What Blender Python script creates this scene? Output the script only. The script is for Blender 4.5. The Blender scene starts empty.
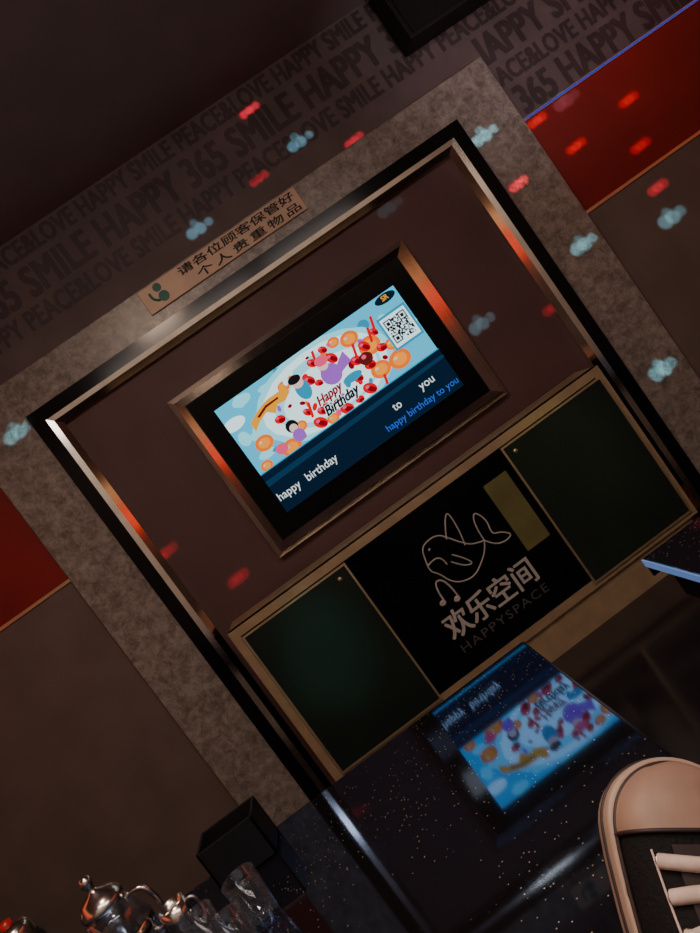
import bpy, bmesh, math, random
from mathutils import Vector, Matrix
random.seed(4)
ZO=1.32
scene=bpy.context.scene
COL=scene.collection
# ---------------------------------------------------------------- materials
def mat(name,color,rough=.5,metal=0.,emis=None,es=0.,spec=.5,noise=0.,nscale=20.,color2=None,bump=0.,coat=0.,ior=None,trans=0.):
    m=bpy.data.materials.new(name);m.use_nodes=True
    nt=m.node_tree;b=nt.nodes['Principled BSDF']
    b.inputs['Base Color'].default_value=(*color,1);b.inputs['Roughness'].default_value=rough
    b.inputs['Metallic'].default_value=metal;b.inputs['Specular IOR Level'].default_value=spec
    b.inputs['Coat Weight'].default_value=coat;b.inputs['Coat Roughness'].default_value=.03
    if ior: b.inputs['IOR'].default_value=ior
    b.inputs['Transmission Weight'].default_value=trans
    if emis: b.inputs['Emission Color'].default_value=(*emis,1);b.inputs['Emission Strength'].default_value=es
    if noise>0 or color2 or bump>0:
        tc=nt.nodes.new('ShaderNodeTexCoord');n=nt.nodes.new('ShaderNodeTexNoise')
        n.inputs['Scale'].default_value=nscale;n.inputs['Detail'].default_value=6
        nt.links.new(tc.outputs['Object'],n.inputs['Vector'])
        cr=nt.nodes.new('ShaderNodeValToRGB')
        c2=color2 if color2 else tuple(c*(1-noise) for c in color)
        cr.color_ramp.elements[0].position=.35;cr.color_ramp.elements[0].color=(*c2,1)
        cr.color_ramp.elements[1].position=.68;cr.color_ramp.elements[1].color=(*color,1)
        nt.links.new(n.outputs['Fac'],cr.inputs['Fac']);nt.links.new(cr.outputs['Color'],b.inputs['Base Color'])
        if bump>0:
            bp=nt.nodes.new('ShaderNodeBump');bp.inputs['Strength'].default_value=bump;bp.inputs['Distance'].default_value=.01
            nt.links.new(n.outputs['Fac'],bp.inputs['Height']);nt.links.new(bp.outputs['Normal'],b.inputs['Normal'])
    return m
def emat(name,color,s=1.):
    m=bpy.data.materials.new(name);m.use_nodes=True;nt=m.node_tree
    b=nt.nodes['Principled BSDF'];b.inputs['Base Color'].default_value=(0,0,0,1);b.inputs['Roughness'].default_value=.4
    b.inputs['Specular IOR Level'].default_value=0
    b.inputs['Emission Color'].default_value=(*color,1);b.inputs['Emission Strength'].default_value=s
    return m
M_ceil=mat('ceiling_paint',(.30,.24,.24),.8,noise=.15,nscale=3)
M_wallp=mat('wallpaper_mauve',(.155,.115,.12),.7,noise=.3,nscale=5)
M_letter=mat('wallpaper_ink',(.075,.052,.058),.55,noise=.45,nscale=5)
M_grey=mat('wall_grey_paint',(.18,.135,.12),.7,noise=.2,nscale=5)
M_rear=mat('wall_cream_paint',(.62,.54,.46),.7,noise=.25,nscale=2)
M_brown=mat('brown_panel',(.115,.054,.054),.6,noise=.2,nscale=4)
M_black=mat('black_gloss',(.006,.006,.007),.15,spec=.3)
M_blackm=mat('black_matte',(.012,.011,.012),.5,spec=.3)
M_chrome=mat('chrome',(.95,.88,.8),.12,1.,noise=.2,nscale=9)
M_gold=mat('gold_trim',(.8,.66,.42),.35,.8,noise=.2,nscale=12)
M_wood=mat('champagne_frame',(.45,.33,.20),.45,.2,noise=.2,nscale=14)
M_red=mat('red_panel',(.27,.010,.010),.5,noise=.25,nscale=3)
M_redlit=mat('red_reflection_glow',(.3,.01,.01),.3,emis=(1,.06,.02),es=1.1)  # emission added so the chrome has red to reflect
M_orangelit=mat('orange_reflection_glow',(.3,.1,.01),.3,emis=(1,.5,.22),es=.6)  # added glow that gives the chrome orange to reflect
M_glassblk=mat('black_glass',(.004,.005,.006),.06,spec=.12)
M_green=mat('dark_green_panel',(.018,.028,.024),.3,noise=.3,nscale=2.5,spec=.35)
M_olive=mat('olive_reflection_paint',(.2,.19,.08),.2,noise=.3,nscale=6)  # colour of a room reflection, painted on
M_floor=mat('floor_dark_tile',(.03,.025,.03),.15,noise=.4,nscale=6)
M_logo=mat('logo_silver_print',(.5,.48,.46),.4)
M_logo2=mat('logo_grey_print',(.10,.09,.09),.4)
M_silver=mat('brushed_metal',(.7,.67,.62),.2,1.)
def marble():
    m=bpy.data.materials.new('grey_marble');m.use_nodes=True;nt=m.node_tree;b=nt.nodes['Principled BSDF']
    tc=nt.nodes.new('ShaderNodeTexCoord')
    n=nt.nodes.new('ShaderNodeTexNoise');n.inputs['Scale'].default_value=26;n.inputs['Detail'].default_value=12;n.inputs['Roughness'].default_value=.8;n.inputs['Distortion'].default_value=.4
    nt.links.new(tc.outputs['Object'],n.inputs['Vector'])
    cr=nt.nodes.new('ShaderNodeValToRGB');e=cr.color_ramp.elements
    e[0].position=.38;e[0].color=(.14,.118,.105,1);e[1].position=.62;e[1].color=(.40,.355,.32,1)
    x=e.new(.49);x.color=(.25,.218,.195,1)
    nt.links.new(n.outputs['Fac'],cr.inputs['Fac']);nt.links.new(cr.outputs['Color'],b.inputs['Base Color'])
    b.inputs['Roughness'].default_value=.3
    return m
M_marble=marble()
def granite():
    m=bpy.data.materials.new('black_sparkle_granite');m.use_nodes=True;nt=m.node_tree
    nt.nodes.clear()
    out=nt.nodes.new('ShaderNodeOutputMaterial');tc=nt.nodes.new('ShaderNodeTexCoord')
    v=nt.nodes.new('ShaderNodeTexVoronoi');v.inputs['Scale'].default_value=140
    nt.links.new(tc.outputs['Object'],v.inputs['Vector'])
    cr=nt.nodes.new('ShaderNodeValToRGB');e=cr.color_ramp.elements
    e[0].position=.0;e[0].color=(1,1,1,1);e[1].position=.22;e[1].color=(0,0,0,1)
    nt.links.new(v.outputs['Distance'],cr.inputs['Fac'])
    sep=nt.nodes.new('ShaderNodeSeparateColor');nt.links.new(v.outputs['Color'],sep.inputs['Color'])
    nz=nt.nodes.new('ShaderNodeTexNoise');nz.inputs['Scale'].default_value=3.;nt.links.new(tc.outputs['Object'],nz.inputs['Vector'])
    mr=nt.nodes.new('ShaderNodeMapRange');mr.inputs['From Min'].default_value=.35;mr.inputs['From Max'].default_value=.65;mr.inputs['To Min'].default_value=.98;mr.inputs['To Max'].default_value=.62
    nt.links.new(nz.outputs['Fac'],mr.inputs['Value'])
    gt=nt.nodes.new('ShaderNodeMath');gt.operation='GREATER_THAN'
    nt.links.new(sep.outputs['Red'],gt.inputs[0]);nt.links.new(mr.outputs['Result'],gt.inputs[1])
    mu=nt.nodes.new('ShaderNodeMath');mu.operation='MULTIPLY';nt.links.new(cr.outputs['Color'],mu.inputs[0]);nt.links.new(gt.outputs[0],mu.inputs[1])
    mix=nt.nodes.new('ShaderNodeMix');mix.data_type='RGBA';nt.links.new(mu.outputs[0],mix.inputs['Factor'])
    mix.inputs['A'].default_value=(.010,.008,.009,1);mix.inputs['B'].default_value=(1,.85,.7,1)
    d=nt.nodes.new('ShaderNodeBsdfDiffuse');nt.links.new(mix.outputs['Result'],d.inputs['Color'])
    g=nt.nodes.new('ShaderNodeBsdfGlossy');g.inputs['Color'].default_value=(.34,.56,1.,1);g.inputs['Roughness'].default_value=.045
    ms=nt.nodes.new('ShaderNodeMixShader')
    fr=nt.nodes.new('ShaderNodeFresnel');fr.inputs['IOR'].default_value=3.3
    nt.links.new(fr.outputs[0],ms.inputs[0]);nt.links.new(d.outputs[0],ms.inputs[1]);nt.links.new(g.outputs[0],ms.inputs[2])
    nt.links.new(ms.outputs[0],out.inputs['Surface'])
    return m
M_granite=granite()
def thinglass():
    m=bpy.data.materials.new('clear_thin_glass');m.use_nodes=True;nt=m.node_tree;nt.nodes.clear()
    out=nt.nodes.new('ShaderNodeOutputMaterial');t=nt.nodes.new('ShaderNodeBsdfTransparent');t.inputs[0].default_value=(.9,.92,.93,1)
    g=nt.nodes.new('ShaderNodeBsdfGlossy');g.inputs['Color'].default_value=(.9,.9,.92,1);g.inputs['Roughness'].default_value=.07
    df=nt.nodes.new('ShaderNodeBsdfDiffuse');df.inputs['Color'].default_value=(.7,.72,.75,1)
    m0=nt.nodes.new('ShaderNodeMixShader');m0.inputs[0].default_value=.1;nt.links.new(g.outputs[0],m0.inputs[1]);nt.links.new(df.outputs[0],m0.inputs[2])
    lw=nt.nodes.new('ShaderNodeLayerWeight');lw.inputs['Blend'].default_value=.2
    mr=nt.nodes.new('ShaderNodeMapRange');mr.inputs['To Min'].default_value=.05;mr.inputs['To Max'].default_value=.9;nt.links.new(lw.outputs['Facing'],mr.inputs['Value'])
    ms=nt.nodes.new('ShaderNodeMixShader');nt.links.new(mr.outputs['Result'],ms.inputs[0]);nt.links.new(t.outputs[0],ms.inputs[1]);nt.links.new(m0.outputs[0],ms.inputs[2])
    nt.links.new(ms.outputs[0],out.inputs['Surface']);return m
M_glass=thinglass()
# ---------------------------------------------------------------- helpers
def empty(name,parent=None):
    o=bpy.data.objects.new(name,None);o.empty_display_size=.1;COL.objects.link(o)
    if parent:o.parent=parent
    return o
def meshobj(name,verts,faces,m,parent=None,smooth=False,zo=True):
    me=bpy.data.meshes.new(name)
    me.from_pydata([(v[0],v[1],v[2]+(ZO if zo else 0)) for v in verts],[],faces);me.update()
    me.materials.append(m)
    if smooth:
        for p in me.polygons:p.use_smooth=True
    o=bpy.data.objects.new(name,me);COL.objects.link(o)
    if parent:o.parent=parent
    return o
def box(name,x0,x1,y0,y1,z0,z1,m,parent=None,bevel=0):
    vs=[(x0,y0,z0),(x1,y0,z0),(x1,y1,z0),(x0,y1,z0),(x0,y0,z1),(x1,y0,z1),(x1,y1,z1),(x0,y1,z1)]
    fs=[(0,3,2,1),(4,5,6,7),(0,1,5,4),(1,2,6,5),(2,3,7,6),(3,0,4,7)]
    o=meshobj(name,vs,fs,m,parent)
    if bevel:
        b=o.modifiers.new('bevel','BEVEL');b.width=bevel;b.segments=3
    return o
def frame(name,x0,x1,z0,z1,prof,m,parent=None):
    vs=[];fs=[]
    for w,y in prof: vs+=[(x0+w,y,z0+w),(x1-w,y,z0+w),(x1-w,y,z1-w),(x0+w,y,z1-w)]
    for i in range(len(prof)-1):
        for k in range(4):
            a=i*4+k;b=i*4+(k+1)%4;fs.append((a,b,b+4,a+4))
    return meshobj(name,vs,fs,m,parent)
def portal(name,x0,x1,zb,z1,prof,m,parent=None):
    vs=[];fs=[]
    for w,y in prof: vs+=[(x0+w,y,zb),(x0+w,y,z1-w),(x1-w,y,z1-w),(x1-w,y,zb)]
    for i in range(len(prof)-1):
        for k in range(3):
            a=i*4+k;b=a+1;fs.append((a,a+4,b+4,b))
    return meshobj(name,vs,fs,m,parent)
def lathe(name,prof,cx,cy,cz,m,parent=None,n=40,facing=False):
    vs=[];fs=[]
    for r,z in prof:
        for k in range(n):
            a=2*math.pi*k/n
            if facing: vs.append((cx+r*math.cos(a),cy-z,cz+r*math.sin(a)))
            else: vs.append((cx+r*math.cos(a),cy+r*math.sin(a),cz+z))
    for i in range(len(prof)-1):
        for k in range(n):
            fs.append((i*n+k,i*n+(k+1)%n,(i+1)*n+(k+1)%n,(i+1)*n+k))
    return meshobj(name,vs,fs,m,parent,smooth=True)
def tube(name,pts,r,m,parent=None,cyclic=False,zo=True,res=2,radii=None):
    c=bpy.data.curves.new(name,'CURVE');c.dimensions='3D';c.bevel_depth=r;c.bevel_resolution=res;c.use_fill_caps=True
    s=c.splines.new('NURBS');s.points.add(len(pts)-1)
    for i,(p,q) in enumerate(zip(s.points,pts)):
        p.co=(q[0],q[1],q[2]+(ZO if zo else 0),1)
        if radii:p.radius=radii[i]
    s.order_u=min(3,len(pts));s.use_endpoint_u=not cyclic;s.use_cyclic_u=cyclic;s.resolution_u=8
    c.materials.append(m)
    tmp=bpy.data.objects.new(name+'_c',c);COL.objects.link(tmp)
    dg=bpy.context.evaluated_depsgraph_get();me=bpy.data.meshes.new_from_object(tmp.evaluated_get(dg))
    bpy.data.objects.remove(tmp)
    for p in me.polygons:p.use_smooth=True
    o=bpy.data.objects.new(name,me);COL.objects.link(o)
    if parent:o.parent=parent
    return o
def join(objs,name,parent=None):
    me=bpy.data.meshes.new(name);bm=bmesh.new();mats=[]
    for o in objs:
        off={}
        for i,q in enumerate(o.data.materials):
            if q not in mats:mats.append(q)
            off[i]=mats.index(q)
        n0=len(bm.faces);bm.from_mesh(o.data);bm.faces.ensure_lookup_table()
        for f in bm.faces[n0:]: f.material_index=off.get(f.material_index,0)
    bm.to_mesh(me);bm.free()
    for q in mats:me.materials.append(q)
    for o in objs:bpy.data.objects.remove(o)
    r=bpy.data.objects.new(name,me);COL.objects.link(r)
    if parent:r.parent=parent
    return r
def text(name,body,x,y,z,size,m,parent=None,sx=1.,bold=0.,align='CENTER',shear=0.,rot=0.,width=None,spacing=1.):
    """flat lettering facing -y; 'bold' = stroke growth (em) made by stacked shifted copies"""
    t=bpy.data.curves.new(name,'FONT');t.body=body;t.size=1.;t.align_x=align;t.shear=shear;t.space_character=spacing
    t.resolution_u=3
    t.materials.append(m)
    tmp=bpy.data.objects.new(name+'_t',t);COL.objects.link(tmp)
    dg=bpy.context.evaluated_depsgraph_get();me=bpy.data.meshes.new_from_object(tmp.evaluated_get(dg))
    bpy.data.objects.remove(tmp)
    xs=[v.co.x for v in me.vertices] or [0,1];ys=[v.co.y for v in me.vertices] or [0,1]
    cy=(min(ys)+max(ys))/2
    S=size; SX=S*sx
    if width: SX=width/(max(xs)-min(xs))
    x_ref={'CENTER':(min(xs)+max(xs))/2,'LEFT':min(xs)}[align]
    if len(me.materials)==0: me.materials.append(m)
    shifts=[(0,0)]
    if bold>0: shifts=[(-1,-.6),(1,-.6),(-1,.6),(1,.6),(0,0)]
    objs=[]
    for k,(dx,dy) in enumerate(shifts):
        m2=me.copy()
        for v in m2.vertices:
            a=(v.co.x-x_ref)*SX+dx*bold*S;b=(v.co.y-cy)*S+dy*bold*S
            v.co=(x+a*math.cos(rot)-b*math.sin(rot),y-.00004*k,z+a*math.sin(rot)+b*math.cos(rot)+ZO)
        o=bpy.data.objects.new(name,m2);COL.objects.link(o);objs.append(o)
    return join(objs,name,parent)
# ---------------------------------------------------------------- room
XL,XR,YB,ZC,ZF=-2.9,3.1,-4.3,1.285,-1.32
wall=box('wall_front',XL,XR,0,.1,ZF,ZC,M_wallp)
box('wall_left',XL-.1,XL,YB,.1,ZF,ZC,M_grey)
box('wall_right',XR,XR+.1,YB,.1,ZF,ZC,M_grey)
box('wall_rear',XL,XR,YB-.1,YB,ZF,ZC,M_rear)
box('floor',XL,XR,YB,.1,ZF-.1,ZF,M_floor)
box('ceiling',XL-.1,XR+.1,YB-.1,.1,ZC,ZC+.1,M_ceil)
rows=[('PEACE&LOVE HAPPY SMILE ',.08,1.235),('365 SMILE HAPPY ',.13,1.105),('HAPPY PEACE&LOVE SMILE ',.085,.975),('SMILE 365 HAPPY ',.13,.845),('PEACE&LOVE HAPPY ',.085,.715),('365 HAPPY SMILE ',.13,.585)]
L=[]
for i,(s,h,z) in enumerate(rows):
    for side in ((0,) if z>.9 else (-1,1)):
        cap=h/.74
        b=text('row',(s*9),XL+.05-.17*i,-.003,z,cap,M_letter,sx=.70,bold=.034,align='LEFT',spacing=1.05)
        bm=bmesh.new();bm.from_mesh(b.data)
        lo,hi=(XL+.02,XR-.02)
        if side==-1: hi=-1.32
        if side==1: lo=1.32
        kill=[v for v in bm.verts if v.co.x<lo or v.co.x>hi]
        bmesh.ops.delete(bm,geom=kill,context='VERTS');bm.to_mesh(b.data);bm.free();L.append(b)
join(L,'wallpaper_lettering',wall)
for k,(a,b) in enumerate(((XL,-1.31),(1.31,XR))):
    box('red_panel_%d'%(k+1),a,b,-.012,0,.045,.5,M_red,wall)
    box('dado_%d'%(k+1),a,b,-.012,0,ZF,.03,M_grey,wall)
    box('gold_strip_%d'%(k+1),a,b,-.022,0,.03,.043,M_gold,wall)
    box('steel_strip_%d'%(k+1),a,b,-.022,0,.5,.512,M_gold,wall)
M_led=emat('blue_led',(.06,.09,.8),.5)
box('led_strip',1.33,2.6,-.026,-.022,.502,.509,M_led,wall)
for nm,x,s in (('left',XL,1),('right',XR,-1)):
    w=bpy.data.objects['wall_'+nm]
    x0,x1=sorted((x,x+s*.02))
    box('added_red_glow',x0,x1,-3.6,-.5,.22,.50,M_redlit,w)  # unseen side panel, its glow added for red stretches in the chrome
    box('added_orange_glow',x0,x1,-3.6,-.5,.54,.74,M_orangelit,w)  # invented unseen panel, there only to show orange in the chrome
    box('gold_rail',x0,x1,-4.2,-.02,.02,.05,M_gold,w)
# ---------------------------------------------------------------- marble portal + frames
sur=empty('marble_tv_surround')
portal('marble_slab',-1.31,1.31,ZF,.82,[(0,0),(0,-.045),(.004,-.05),(.25,-.05)],M_marble,sur)
portal('black_frame',-1.06,1.06,ZF,.655,[(0,-.05),(0,-.075),(.055,-.075),(.055,-.02)],M_black,sur)
portal('chrome_frame',-1.005,1.005,ZF,.604,[(0,-.075),(.024,-.072),(.047,-.048),(.047,-.02)],M_chrome,sur)
meshobj('brown_back_panel',[(-.97,-.02,ZF),(.97,-.02,ZF),(.97,-.02,.57),(-.97,-.02,.57)],[(0,1,2,3)],M_brown,sur)
# ---------------------------------------------------------------- television
tv=empty('television')
box('housing',-.56,.56,-.045,-.02,-.365,.365,M_blackm,tv)
M_bez=mat('bronze_chrome',(.88,.76,.68),.14,1.,noise=.3,nscale=5)
frame('chrome_bezel',-.583,.583,-.387,.386,[(0,-.02),(0,-.062),(.020,-.066),(.050,-.044),(.053,-.04)],M_bez,tv)
meshobj('black_glass_border',[(-.53,-.046,-.335),(.53,-.046,-.335),(.53,-.046,.335),(-.53,-.046,.335)],[(0,1,2,3)],M_glassblk,tv)
SW,SH=.9,.506
lay=[-.047]
def S(u,w): return (-SW/2+SW*u, SH/2-SH*w)
def cl(a): return min(1.,max(0.,a))
def flat(name,uv,m):
    lay[0]-=.00008
    vs=[(S(cl(u),cl(w))[0],lay[0],S(cl(u),cl(w))[1]) for u,w in uv]
    return meshobj(name,vs,[tuple(range(len(vs)))],m,tv)
def ell(name,u,w,ru,rw,m,a0=0,a1=360,n=20,rot=0):
    pts=[]
    for k in range(n):
        a=math.radians(a0+(a1-a0)*k/(n if a1-a0==360 else n-1))
        du=ru*math.cos(a);dw=rw*math.sin(a)
        c,s=math.cos(rot),math.sin(rot)
        pts.append((u+du*c-dw*s,w+(du*s+dw*c)*SW/SH))
    return flat(name,pts,m)
def E(n,c,s=1.): return emat('screen_'+n,c,s*1.15)
e_cyan=E('cyan',(.05,.5,.75),1.15);e_lcyan=E('pale_cyan',(.25,.78,.92),1.15);e_white=E('white',(.7,.95,1.),1.25)
e_navy=E('navy',(.003,.012,.03));e_navy2=E('navy_stripe',(.006,.035,.08));e_or=E('orange',(.95,.17,.005),1.1);e_or2=E('orange_pale',(1,.32,.03),1.1)
e_red=E('red',(.75,.0,.008),1.);e_pink=E('pink',(.9,.08,.2),1.);e_lil=E('lilac',(.35,.1,.6),1.);e_yel=E('yellow',(.95,.38,.01),1.)
e_blk=E('black',(.01,.008,.01));e_teal=E('teal',(.01,.3,.5),1.);e_cream=E('cream',(.9,.6,.55),1.);e_brown=E('brown',(.12,.01,.01));e_dred=E('dark_red',(.25,.0,.01))
e_blue=E('text_blue',(.03,.13,.7),.9)
e_lyr=E('lyric_white',(.8,.9,.9),.9)
flat('picture',[(0,1),(1,1),(1,0),(0,0)],e_cyan)
for k in range(26):
    ell('bokeh',random.random()*.95+.02,random.random()*.55+.02,random.uniform(.015,.06),random.uniform(.01,.035),random.choice((e_lcyan,e_lcyan,e_teal,e_white)))
ell('plate',.48,.34,.36,.20,e_lcyan)
ell('plate_rim',.48,.34,.33,.175,e_white)
ell('cake',.49,.35,.28,.15,e_lcyan)
ell('cake_cream',.5,.37,.25,.12,e_white)
for u,w,r in ((.10,.44,.045),(.19,.60,.05),(.75,.29,.055),(.73,.5,.05),(.83,.52,.055),(.69,.15,.045),(.32,.16,.03),(.28,.5,.03),(.62,.1,.03),(.05,.6,.03),(.84,.38,.035),(.42,.6,.03)):
    ell('orange_slice',u,w,r,r*.8,e_or);ell('orange_flesh',u,w,r*.65,r*.5,e_or2)
    ell('orange_glint',u-.3*r,w-.4*r,r*.2,r*.12,e_cream)
for k in range(40):
    a=random.random()*6.28;q=random.uniform(.4,1.);u=.49+.31*q*math.cos(a);w=.34+.27*q*math.sin(a)
    ell('fruit_bit',u,w,random.uniform(.007,.02),random.uniform(.006,.014),random.choice((e_red,e_red,e_dred,e_white,e_or,e_teal,e_lil,e_pink)),rot=random.random()*3)
for u,w,r in ((.487,.14,.026),(.573,.196,.03),(.726,.27,.03),(.362,.569,.034),(.498,.60,.034),(.637,.575,.034),(.255,.56,.026),(.56,.1,.022),(.66,.33,.03),(.79,.36,.026),(.43,.24,.028),(.40,.5,.026),(.57,.6,.022),(.70,.42,.028),(.8,.22,.022),(.22,.36,.026),(.46,.3,.02),(.62,.45,.026),(.34,.44,.022)):
    q=random.random();ell('strawberry',u,w,r,r*.75,e_red,rot=q);ell('berry_shade',u+.006,w+.014,r*.6,r*.35,e_dred,rot=q);ell('berry_shine',u-.008,w-.02,r*.3,r*.22,e_pink)
for u,w in ((.66,.20),(.76,.16),(.7,.55),(.34,.38),(.49,.06),(.80,.1)):
    flat('candle',[(u,w+.12),(u+.014,w+.12),(u+.034,w),(u+.02,w)],e_red)
ell('blueberry',.7,.36,.034,.03,e_brown);ell('blueberry_shine',.695,.34,.012,.01,e_pink)
flat('gold_fish',[(.10,.25),(.16,.20),(.22,.17),(.29,.17),(.31,.12),(.33,.22),(.29,.26),(.25,.25),(.22,.30),(.19,.25),(.14,.28),(.10,.33)],e_yel)
flat('gold_fish_line',[(.14,.24),(.2,.2),(.27,.2),(.27,.215),(.2,.22),(.15,.255)],e_brown)
ell('cap_figure_body',.385,.27,.035,.05,e_teal);ell('cap_figure_face',.38,.2,.028,.026,e_cream);ell('cap_figure_hair',.375,.165,.032,.02,e_blk)
ell('fairy_dress',.53,.30,.05,.05,e_lil);ell('fairy_face',.52,.2,.026,.026,e_cream);ell('fairy_hair',.525,.165,.034,.024,e_pink);flat('fairy_wing',[(.56,.28),(.63,.2),(.64,.3),(.57,.34)],e_lil)
ell('girl_hair',.245,.46,.03,.03,e_blk);ell('girl_face',.247,.48,.02,.02,e_cream);ell('girl_dress',.25,.55,.03,.03,e_lil)
ell('star_blob',.15,.56,.03,.025,e_pink);ell('blob2',.6,.42,.05,.02,e_teal)
def stext(name,body,u,w,h,m,width=None,bold=0.,rot=0,align='CENTER',sx=1.,shear=0.):
    lay[0]-=.0003;x,z=S(u,w);return text(name,body,x,lay[0],z,h,m,tv,width=width,bold=bold,rot=rot,align=align,sx=sx,shear=shear)
stext('cake_text_happy_halo','Happy',.47,.43,.055,e_white,width=.125,bold=.07,rot=.05,shear=.4)
stext('cake_text_happy','Happy',.47,.43,.055,e_dred,width=.125,bold=.03,rot=.05,shear=.4)
stext('cake_text_birthday_halo','Birthday',.50,.53,.06,e_white,width=.17,bold=.07,rot=.05,shear=.4)
stext('cake_text_birthday','Birthday',.50,.53,.06,e_blk,width=.17,bold=.03,rot=.05,shear=.4)
flat('banner',[(0,1),(1,1),(1,.63),(0,.63)],e_navy)
flat('banner_stripe',[(0,.75),(1,.72),(1,.69),(0,.70)],e_navy2)
flat('banner_edge',[(0,.64),(1,.64),(1,.63),(0,.63)],e_teal)
for b,u,w,wd in (('happy',.065,.875,.105),('birthday',.245,.875,.15),('to',.69,.82,.038),('you',.863,.82,.07)):
    stext('lyric_'+b,b,u,w,.05,e_lyr,width=wd,bold=.008)
stext('lyric_next_line','happy birthday to you',.79,.935,.042,e_blue,width=.36,bold=.004)
vs=[];fs=[];N=21
lay[0]-=.0002
flat('qr_ground',[(.835,.46),(.99,.46),(.99,.16),(.835,.16)],e_teal)
flat('qr_card',[(.845,.44),(.98,.44),(.98,.18),(.845,.18)],e_white)
lay[0]-=.0002;cs=.115/N
for i in range(N):
    for j in range(N):
        on=random.random()<.48
        for (a,b) in ((0,0),(0,N-7),(N-7,0)):
            if a<=i<a+7 and b<=j<b+7:
                ii,jj=i-a,j-b;on=(ii in(0,6) or jj in(0,6) or (2<=ii<=4 and 2<=jj<=4))
        if on:
            u=.855+cs*i;w=.205+cs*j*SW/SH;c=len(vs)
            for du,dw in ((0,1),(1,1),(1,0),(0,0)):
                p=S(u+cs*du,w+cs*dw*SW/SH);vs.append((p[0],lay[0],p[1]))
            fs.append((c,c+1,c+2,c+3))
meshobj('qr_code',vs,fs,e_blk,tv)
ell('corner_badge',.93,.05,.055,.022,e_navy);stext('badge_text','SR',.93,.045,.03,e_yel,bold=.02)
# ---------------------------------------------------------------- cabinet
cab=empty('tv_cabinet')
bx0,bx1,bz0,bz1,yf=-.885,.863,-1.184,-.48,-.3
box('carcass',bx0+.004,bx1-.004,yf+.012,-.08,bz0,bz1-.004,M_blackm,cab)
box('top_board',bx0,bx1,yf+.002,-.08,bz1-.02,bz1,M_wood,cab,.002)
frame('front_frame',bx0,bx1,bz0,bz1,[(0,yf+.05),(0,yf),(.034,yf),(.034,yf+.02)],M_wood,cab)
box('plinth',bx0+.03,bx1-.03,yf+.02,-.1,ZF,bz0,M_wood,cab)
box('centre_glass',-.376,.36,yf+.006,yf+.012,-1.164,-.5,M_glassblk,cab)
for n,(a,b) in enumerate(((-.848,-.376),(.36,.843))):
    box('speaker_door_%d'%(n+1),a+.006,b-.006,yf-.006,yf+.012,-1.158,-.525,M_green,cab,.003)
    frame('door_trim_%d'%(n+1),a,b,-1.164,-.519,[(0,yf),(0,yf-.009),(.008,yf-.009),(.008,yf)],M_gold,cab)
    lathe('lock',[(.009,0),(.009,.004),(0.0001,.004)],(b-.05 if n==0 else a+.045),yf-.006,-.56,M_gold,cab,16,facing=True)
box('painted_reflection',.222,.33,yf+.001,yf+.006,-.905,-.6,M_olive,cab)  # flat olive patch painting a room reflection on the centre glass
yl=yf+.003
text('logo_hanzi','欢乐空间',-.005,yl,-.965,.118,M_logo,cab,width=.41,bold=.018)
text('logo_latin','HAPPYSPACE',.0,yl,-1.06,.05,M_logo2,cab,width=.41,spacing=1.2)
def lg(name,pts,r=.003,cyc=False):
    return tube(name,[(x*.9,yl,-.74+z) for x,z in pts],r,M_logo,cab,cyc)
lg('dolphin_back',[(-.135,.04),(-.125,.085),(-.08,.1),(-.03,.095),(.0,.06),(.03,.02),(.07,-.02),(.12,-.03)])
lg('dolphin_belly',[(-.135,.04),(-.15,.0),(-.12,-.03),(-.10,-.08),(-.06,-.11),(.0,-.12),(.06,-.09),(.10,-.06),(.12,-.03)])
lg('dolphin_fin',[(-.01,.06),(.02,.11),(.06,.15),(.06,.09),(.05,.03),(.04,.0)])
lg('dolphin_fluke',[(.12,-.03),(.12,.03),(.15,.09),(.18,.03),(.16,-.03),(.2,-.04),(.24,-.08),(.15,-.08),(.12,-.03)])
lg('dolphin_mouth',[(-.14,.02),(-.10,.03),(-.07,.01),(-.07,-.02)])
lg('dolphin_flipper',[(-.05,-.02),(-.02,-.06),(.03,-.08),(.0,-.03),(-.03,.0)])
lg('music_note',[(-.17,-.13),(-.17,-.04),(-.11,-.06),(-.11,-.15)],.004)
for x,z in ((-.18,-.13),(-.12,-.15)): lg('note_head',[(x-.012,z),(x,z+.008),(x+.012,z),(x,z-.008)],.006,True)
lg('eye',[(-.1,.065),(-.09,.07)],.004)
# ---------------------------------------------------------------- notice sign
sg=empty('notice_sign')
M_sign=mat('champagne_plate',(.62,.43,.30),.45,.1,noise=.15,nscale=10)
M_ink=mat('sign_ink',(.015,.01,.015),.6);M_gi=mat('sign_green',(.02,.16,.13),.5)
box('plate',-.426,.342,-.062,-.05,.704,.81,M_sign,sg,.003)
text('line_one','请各位顾客保管好',.04,-.064,.783,.040,M_ink,sg,width=.56,bold=.025)
text('line_two','个人贵重物品',.07,-.064,.733,.040,M_ink,sg,width=.50,bold=.025,spacing=1.3)
lathe('icon_head',[(.018,0),(.0001,.0005)],-.345,-.063,.785,M_gi,sg,20,facing=True)
lathe('icon_body',[(.022,0),(.0001,.0005)],-.34,-.0632,.742,M_gi,sg,20,facing=True)
tube('icon_tail',[(-.36,-.0637,.735),(-.39,-.0637,.745),(-.385,-.0637,.78)],.005,M_gi,sg)
# ---------------------------------------------------------------- wall speaker
sp=empty('wall_speaker')
box('cabinet',1.06,1.66,-.14,-.001,1.0,1.275,M_blackm,sp,.006)
box('grille',1.08,1.64,-.147,-.14,1.02,1.255,mat('speaker_cloth',(.006,.006,.007),.9,bump=.6,nscale=400),sp,.003)
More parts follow.
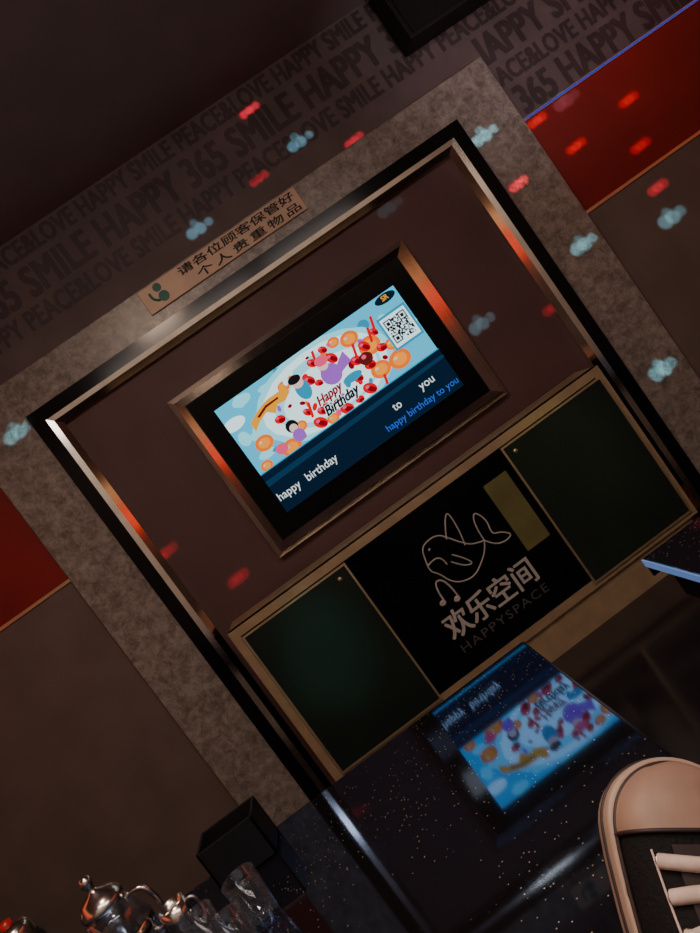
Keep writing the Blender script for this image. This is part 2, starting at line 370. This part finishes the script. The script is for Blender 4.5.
# ---------------------------------------------------------------- tables
ZT=-.7725
def table(name,x0,x1,y0,y1,edge):
    t=empty(name)
    box('top',x0,x1,y0,y1,ZT-.02,ZT,M_granite,t,.002)
    box('edge_far',x0,x1,y1-.004,y1+.004,ZT-.05,ZT-.002,M_black,t)
    box('edge_l',x0-.004,x0+.004,y0,y1,ZT-.02,ZT-.001,edge,t)
    box('edge_r',x1-.004,x1+.004,y0,y1,ZT-.05,ZT-.002,M_black,t)
    box('apron',x0+.03,x1-.03,y0+.03,y1-.03,ZT-.12,ZT-.02,M_blackm,t)
    for k,(a,b) in enumerate(((x0+.06,y0+.06),(x1-.1,y0+.06),(x0+.06,y1-.1),(x1-.1,y1-.1))):
        box('leg_%d'%(k+1),a,a+.04,b,b+.04,ZF,ZT-.1,M_silver,t,.003)
    return t
table('coffee_table',-1.75,-.12,-2.62,-1.31,M_black)
table('coffee_table',.228,1.7,-2.42,-1.35,mat('blue_edge_painted_glow',(.3,.45,.7),.2,.3,emis=(.15,.35,.9),es=.35))  # blue edge glow painted in for screen light caught on the rim
# ---------------------------------------------------------------- table objects
M_plast=mat('black_plastic',(.010,.010,.011),.4)
tb=empty('tissue_box')
a0,a1,b0,b1,h=-.985,-.84,-1.44,-1.34,.105
box('base',a0,a1,b0,b1,ZT,ZT+.006,M_plast,tb)
box('side_1',a0,a0+.006,b0,b1,ZT,ZT+h,M_plast,tb,.001);box('side_2',a1-.006,a1,b0,b1,ZT,ZT+h,M_plast,tb,.001)
box('side_3',a0,a1,b0,b0+.006,ZT,ZT+h,M_plast,tb,.001);box('side_4',a0,a1,b1-.006,b1,ZT,ZT+h,M_plast,tb,.001)
def glass(x,y,r,h):
    p=[(.0001,.0),(r*.8,0),(r*.84,.004),(r,h),(r-.0015,h+.0015),(r-.003,h),(r*.84-.003,.014),(.0001,.014)]
    return lathe('drinking_glass',p,x,y,ZT,M_glass)
glass(-.862,-1.645,.036,.10);glass(-.882,-1.752,.036,.10);glass(-.955,-1.665,.034,.10);glass(-.985,-1.77,.034,.10)
tp=empty('glass_teapot')
X,Y=-1.18,-1.476
K=1.25
def sc_(p): return [(r*1.0,z*K) for r,z in p]
lathe('body',sc_([(.0001,0),(.055,0),(.066,.02),(.068,.06),(.058,.1),(.045,.12),(.042,.12),(.055,.1),(.064,.06),(.062,.022),(.05,.006),(.0001,.006)]),X,Y,ZT,M_glass,tp)
lathe('lid',sc_([(.046,.118),(.05,.124),(.048,.132),(.035,.145),(.012,.152),(.008,.16),(.014,.168),(.012,.18),(.0001,.184)]),X,Y,ZT,M_silver,tp)
lathe('strainer',sc_([(.0001,.03),(.03,.03),(.035,.118)]),X,Y,ZT,M_silver,tp)
lathe('metal_band',sc_([(.0675,.05),(.070,.055),(.070,.062),(.0675,.067)]),X,Y,ZT,M_chrome,tp)
tube('handle',[(X+.045,Y,ZT+.14),(X+.085,Y,ZT+.15),(X+.1,Y,ZT+.09),(X+.085,Y,ZT+.04),(X+.06,Y,ZT+.04)],.006,M_chrome,tp)
tube('spout',[(X-.06,Y,ZT+.06),(X-.085,Y,ZT+.10),(X-.1,Y,ZT+.14)],.01,M_glass,tp)
ml=empty('milk_jug')
X,Y=-1.045,-1.53
lathe('body',[(.0001,0),(.030,0),(.034,.02),(.030,.06),(.031,.09),(.029,.09),(.027,.06),(.031,.02),(.0001,.006)],X,Y,ZT,M_silver,ml)
tube('handle',[(X+.028,Y,ZT+.08),(X+.050,Y,ZT+.085),(X+.050,Y,ZT+.03),(X+.032,Y,ZT+.02)],.004,M_silver,ml)
th=empty('vacuum_flask')
X,Y=-1.41,-1.40
lathe('body',[(.0001,0),(.048,0),(.05,.01),(.05,.155),(.042,.175)],X,Y,ZT,M_plast,th)
lathe('lid',[(.043,.175),(.043,.20),(.036,.215),(.0001,.22)],X,Y,ZT,M_silver,th)
lathe('red_button',[(.014,.218),(.014,.23),(.0001,.233)],X,Y,ZT,mat('red_plastic',(.5,.02,.02),.3),th)
# ---------------------------------------------------------------- sneaker
M_rub=mat('toe_rubber',(.36,.225,.165),.5,noise=.2,nscale=30);M_sole=mat('sole_rubber',(.48,.34,.26),.5,noise=.15,nscale=30);M_canv=mat('black_canvas',(.010,.009,.010),.85,bump=.4,nscale=300,spec=.2)
M_lace=mat('shoelace_cotton',(.72,.56,.48),.8,noise=.2,nscale=120);M_lin=mat('rubber_line',(.03,.015,.015),.5)
sn=empty('canvas_sneaker')
Ls=.30
def lerp(pts,s):
    for i in range(len(pts)-1):
        if s<=pts[i+1][0]:
            t=(s-pts[i][0])/(pts[i+1][0]-pts[i][0]);return pts[i][1]+(pts[i+1][1]-pts[i][1])*t
    return pts[-1][1]
def half(s):
    if s>.84: return .0495*math.sqrt(max(0,1-((s-.84)/.16)**2))
    return lerp([(0,.0),(.02,.018),(.06,.028),(.15,.034),(.35,.034),(.5,.038),(.65,.045),(.78,.049),(.84,.0495)],s)
def hgt(s):
    if s>.80: return .012+.026*math.sqrt(max(0,1-((s-.80)/.20)**2))
    return lerp([(0,.07),(.06,.085),(.3,.088),(.42,.084),(.6,.062),(.72,.046),(.80,.038)],s)
def ss(n): return [.5-.5*math.cos(math.pi*i/n) for i in range(n+1)]
outl=[(half(s),s*Ls) for s in ss(48)];outl=outl+[(-a,b) for a,b in outl[-2:0:-1]]
n=len(outl);SZ=.028
vs=[];fs=[]
for sc,z in ((.94,0),(1.,.004),(1.0,SZ-.001),(.985,SZ+.002),(.93,SZ+.002)):
    for a,b in outl: vs.append((a*sc*1.10,(b-Ls/2)*(1+(sc-1)*.3)*1.035+Ls/2,z))
for i in range(4):
    for k in range(n): fs.append((i*n+k,i*n+(k+1)%n,(i+1)*n+(k+1)%n,(i+1)*n+k))
fs.append(tuple(range(n)));fs.append(tuple(reversed(range(4*n,5*n))))
meshobj('sole',vs,fs,M_sole,sn,True,zo=False)
tube('sole_stripe',[(a*1.105,(b-Ls/2)*1.038+Ls/2,SZ*.55) for a,b in outl[::2]],.0018,M_lin,sn,True,zo=False)
tube('welt_stripe',[(a*1.005,(b-Ls/2)*1.004+Ls/2,SZ+.002) for a,b in outl[::2]],.0018,M_lin,sn,True,zo=False)
def upper(name,s0,s1,m,off=0.,ns=24,nt=24,t0=0,t1=math.pi):
    vs=[];fs=[]
    for i in range(ns+1):
        s=s0+(s1-s0)*math.sin(i/ns*math.pi/2)
        w=half(s)*.97+(off if s<.99 else 0);h=hgt(s)+off
        for k in range(nt+1):
            t=t0+(t1-t0)*k/nt
            c=math.cos(t);x=w*math.copysign(abs(c)**.8,c);z=SZ-.004+h*max(0,math.sin(t))**.85
            vs.append((x,s*Ls,z))
    for i in range(ns):
        for k in range(nt): a=i*(nt+1)+k;fs.append((a,a+1,a+nt+2,a+nt+1))
    return meshobj(name,vs,fs,m,sn,True,zo=False)
CAP=.83
upper('canvas_upper',.005,.86,M_canv)
upper('toe_cap',CAP,1.,M_rub,.002)
upper('tongue',.36,.80,mat('tongue_canvas',(.03,.02,.02),.9),.002,20,12,math.pi*.38,math.pi*.62)
def sp_pt(s,t,off=.006):
    w=half(s)*.97+off;h=hgt(s)+off;c=math.cos(t)
    return (w*math.copysign(abs(c)**.8,c),s*Ls,SZ-.004+h*abs(math.sin(t))**.85)
tube('cap_seam',[sp_pt(CAP,t,.0025) for t in [.1+k*(math.pi-.2)/12 for k in range(13)]],.0016,M_lin,sn,zo=False)
for t in (.85,math.pi-.85):
    tube('eyestay_stitch',[sp_pt(s,t,.0012) for s in (.79,.7,.6,.5,.42,.36)],.0009,M_lace,sn,zo=False)
rowS=[.765,.69,.615,.54,.47,.41,.36]
for i,s in enumerate(rowS):
    a=.98
    for t in (a,math.pi-a):
        p=sp_pt(s,t,.003);tube('eyelet',[(p[0]+.004*math.cos(q),p[1]+.004*math.sin(q),p[2]) for q in [k*math.pi/4 for k in range(8)]],.0012,M_silver,sn,True,zo=False)
    sk=.012*(1 if i%2 else -1)
    tube('lace_bar',[sp_pt(s,a-.05,.003),sp_pt(s+sk*.5,a+.25,.006),sp_pt(s+sk,math.pi/2,.007),sp_pt(s+sk*.5,math.pi-a-.25,.006),sp_pt(s,math.pi-a+.05,.003)],.0052,M_lace,sn,zo=False)
    if i in (1,3,5):
        s2=rowS[i+1]
        tube('lace_cross',[sp_pt(s,a,.004),sp_pt((s+s2)/2,math.pi/2,.009),sp_pt(s2,math.pi-a,.004)],.0036,M_lace,sn,zo=False)
tube('collar',[(half(s)*.9*math.copysign(1,q),s*Ls,SZ+hgt(s)*.93) for s,q in ((.03,1),(.12,1),(.25,1),(.36,1),(.36,-1),(.25,-1),(.12,-1),(.03,-1))],.005,M_canv,sn,True,zo=False)
tube('trouser_leg',[(0,.055,.07),(0,.045,.12),(0,.02,.2),(0,-.03,.34)],.05,mat('black_trousers',(.012,.012,.014),.9),sn,zo=False,res=5,radii=[.6,.8,1.,1.2])
yaw,pit,rol=[math.radians(a) for a in (3.651,-3.104,35.571)]
d=Vector((math.sin(yaw)*math.cos(pit),math.cos(yaw)*math.cos(pit),math.sin(pit)));r=Vector((math.cos(yaw),-math.sin(yaw),0));u=r.cross(d)
R=math.cos(rol)*r-math.sin(rol)*u;U=math.sin(rol)*r+math.cos(rol)*u
# the foot rests on its heel on the table, splayed outwards
F=Vector((.5376,.5385,.6490)).normalized()
side=Vector((.8097,-.0832,-.5809)); side=(side-F*side.dot(F)).normalized(); Nn=side.cross(F)
sm=Matrix.Identity(4);sc=1.12
toe=Vector((-.215,-2.385,ZT+.255+ZO))
for i in range(3): sm[i][0]=side[i]*sc;sm[i][1]=F[i]*sc;sm[i][2]=Nn[i]*sc
sn.matrix_world=Matrix.Translation(toe)@sm@Matrix.Translation((0,-Ls,0))
# ---------------------------------------------------------------- disco lamp + beams
ball=empty('disco_light')
BX,BY,BZ=.3,-2.5,1.08
lathe('lens_dome',[(.0001,-.09),(.05,-.075),(.08,-.04),(.09,0),(.09,.05),(.06,.06)],BX,BY,BZ,mat('disco_dome',(.2,.2,.22),.1,.6),ball)
box('bracket',BX-.03,BX+.03,BY-.03,BY+.03,BZ+.05,ZC,M_blackm,ball)
def spot(name,loc,tgt,size,energy,color,parent=None,blend=.8,rad=.004):
    l=bpy.data.lights.new(name,'SPOT');l.energy=energy;l.color=color;l.spot_size=math.radians(size);l.spot_blend=blend;l.shadow_soft_size=rad
    o=bpy.data.objects.new(name,l);COL.objects.link(o)
    dd=Vector(tgt)-Vector(loc);o.location=(loc[0],loc[1],loc[2]+ZO);o.rotation_euler=dd.to_track_quat('-Z','Y').to_euler()
    if parent:o.parent=parent
    return o
cy=(.22,.68,.85);rd=(1,.02,.06)
cyb=[(.47,.96,1),(-.08,.9,.8),(1.13,.53,1.1),(.66,-.10,.8),(1.22,-.09,.9),(1.62,-.20,1.3),(1.20,-.73,1.3),(1.52,.47,.9),(.62,.52,.15),(-1.17,.62,.8)]
rdb=[(.37,1.18,1),(.66,.84,.8),(.24,.93,.4),(1.13,.28,1),(.95,-.22,.4),(1.68,.13,.5),(1.64,-.06,.8),(1.44,.287,.6),(-.80,-.37,.5),(-.97,-.11,.4),(-1.5,-1.2,.7),(1.36,.47,.6),(1.75,.32,.5)]
for x,z,k in cyb:
    for dx,dz,q,s in ((0,0,1,1.3),(.042,.0,1.,1.3),(.085,.004,.7,1.),(.03,.03,.5,1.)):
        spot('cyan_beam',(BX,BY,BZ-.1),(x+dx-.02,0,z+dz),s,560*k*q,cy,ball,.7)
for x,z,k in rdb:
    for dx,dz,q in ((0,0,.8),(.03,.002,1.),(.06,.004,.7)):
        spot('red_beam',(BX,BY,BZ-.1),(x+dx-.01,0,z+dz),.75,1150*k*q,rd,ball,.8)
spot('green_fill',(-.2,-2.6,.9),(-.62,-.3,-.76),9.5,130,(.15,1,.75),ball,1.,.05)  # added light, puts the green glow on the left door
spot('green_fill',(-.2,-2.6,.9),(.58,-.3,-.7),11,45,(.8,1,.3),ball,1.,.05)  # added light, olive-green tint for the right door
# ---------------------------------------------------------------- room lights and added fill
def area(name,loc,rot,sx,sy,e,c):
    l=bpy.data.lights.new(name,'AREA');l.shape='RECTANGLE';l.size=sx;l.size_y=sy;l.energy=e;l.color=c
    o=bpy.data.objects.new(name,l);COL.objects.link(o);o.location=(loc[0],loc[1],loc[2]+ZO);o.rotation_euler=rot;return o
area('ceiling_fill',(.1,-3.0,ZC-.02),(math.radians(20),0,0),2.4,.5,33,(1,.82,.76))  # added unseen light, main fill for the room
area('table_fill',(-.5,-2.3,ZC-.03),(math.radians(8),0,0),.3,.3,15,(1,.72,.52))  # added overhead light warming the shoe and table, no real lamp
area('rear_wall_fill',(.2,-3.75,ZC-.02),(math.radians(-35),0,0),4.5,.15,30,(1,.88,.78))  # added unseen light, brightens the rear wall for the chrome to reflect
spot('wall_wash',(1.2,-1.6,.3),(1.6,0,1.0),62,30,(1,.84,.88),None,1.,.1)
area('ceiling_uplight_fill',(-.8,-2.2,.75),(math.pi,0,0),1.2,.2,1.5,(1,.85,.82))  # added free-floating light to lift the ceiling, no cove there
w=bpy.data.worlds.new('world');scene.world=w;w.use_nodes=True
w.node_tree.nodes['Background'].inputs[0].default_value=(.5,.42,.5,1);w.node_tree.nodes['Background'].inputs[1].default_value=.02
# ---------------------------------------------------------------- camera
cd=bpy.data.cameras.new('camera');co=bpy.data.objects.new('camera',cd);COL.objects.link(co)
cd.sensor_fit='VERTICAL';cd.sensor_height=36;cd.lens=36*726.06/933;cd.clip_start=.02
m=Matrix.Identity(4)
for i in range(3): m[i][0]=R[i];m[i][1]=U[i];m[i][2]=-d[i]
m[0][3],m[1][3],m[2][3]=-.3217,-3.0284,-.0898+ZO
co.matrix_world=m
scene.camera=co
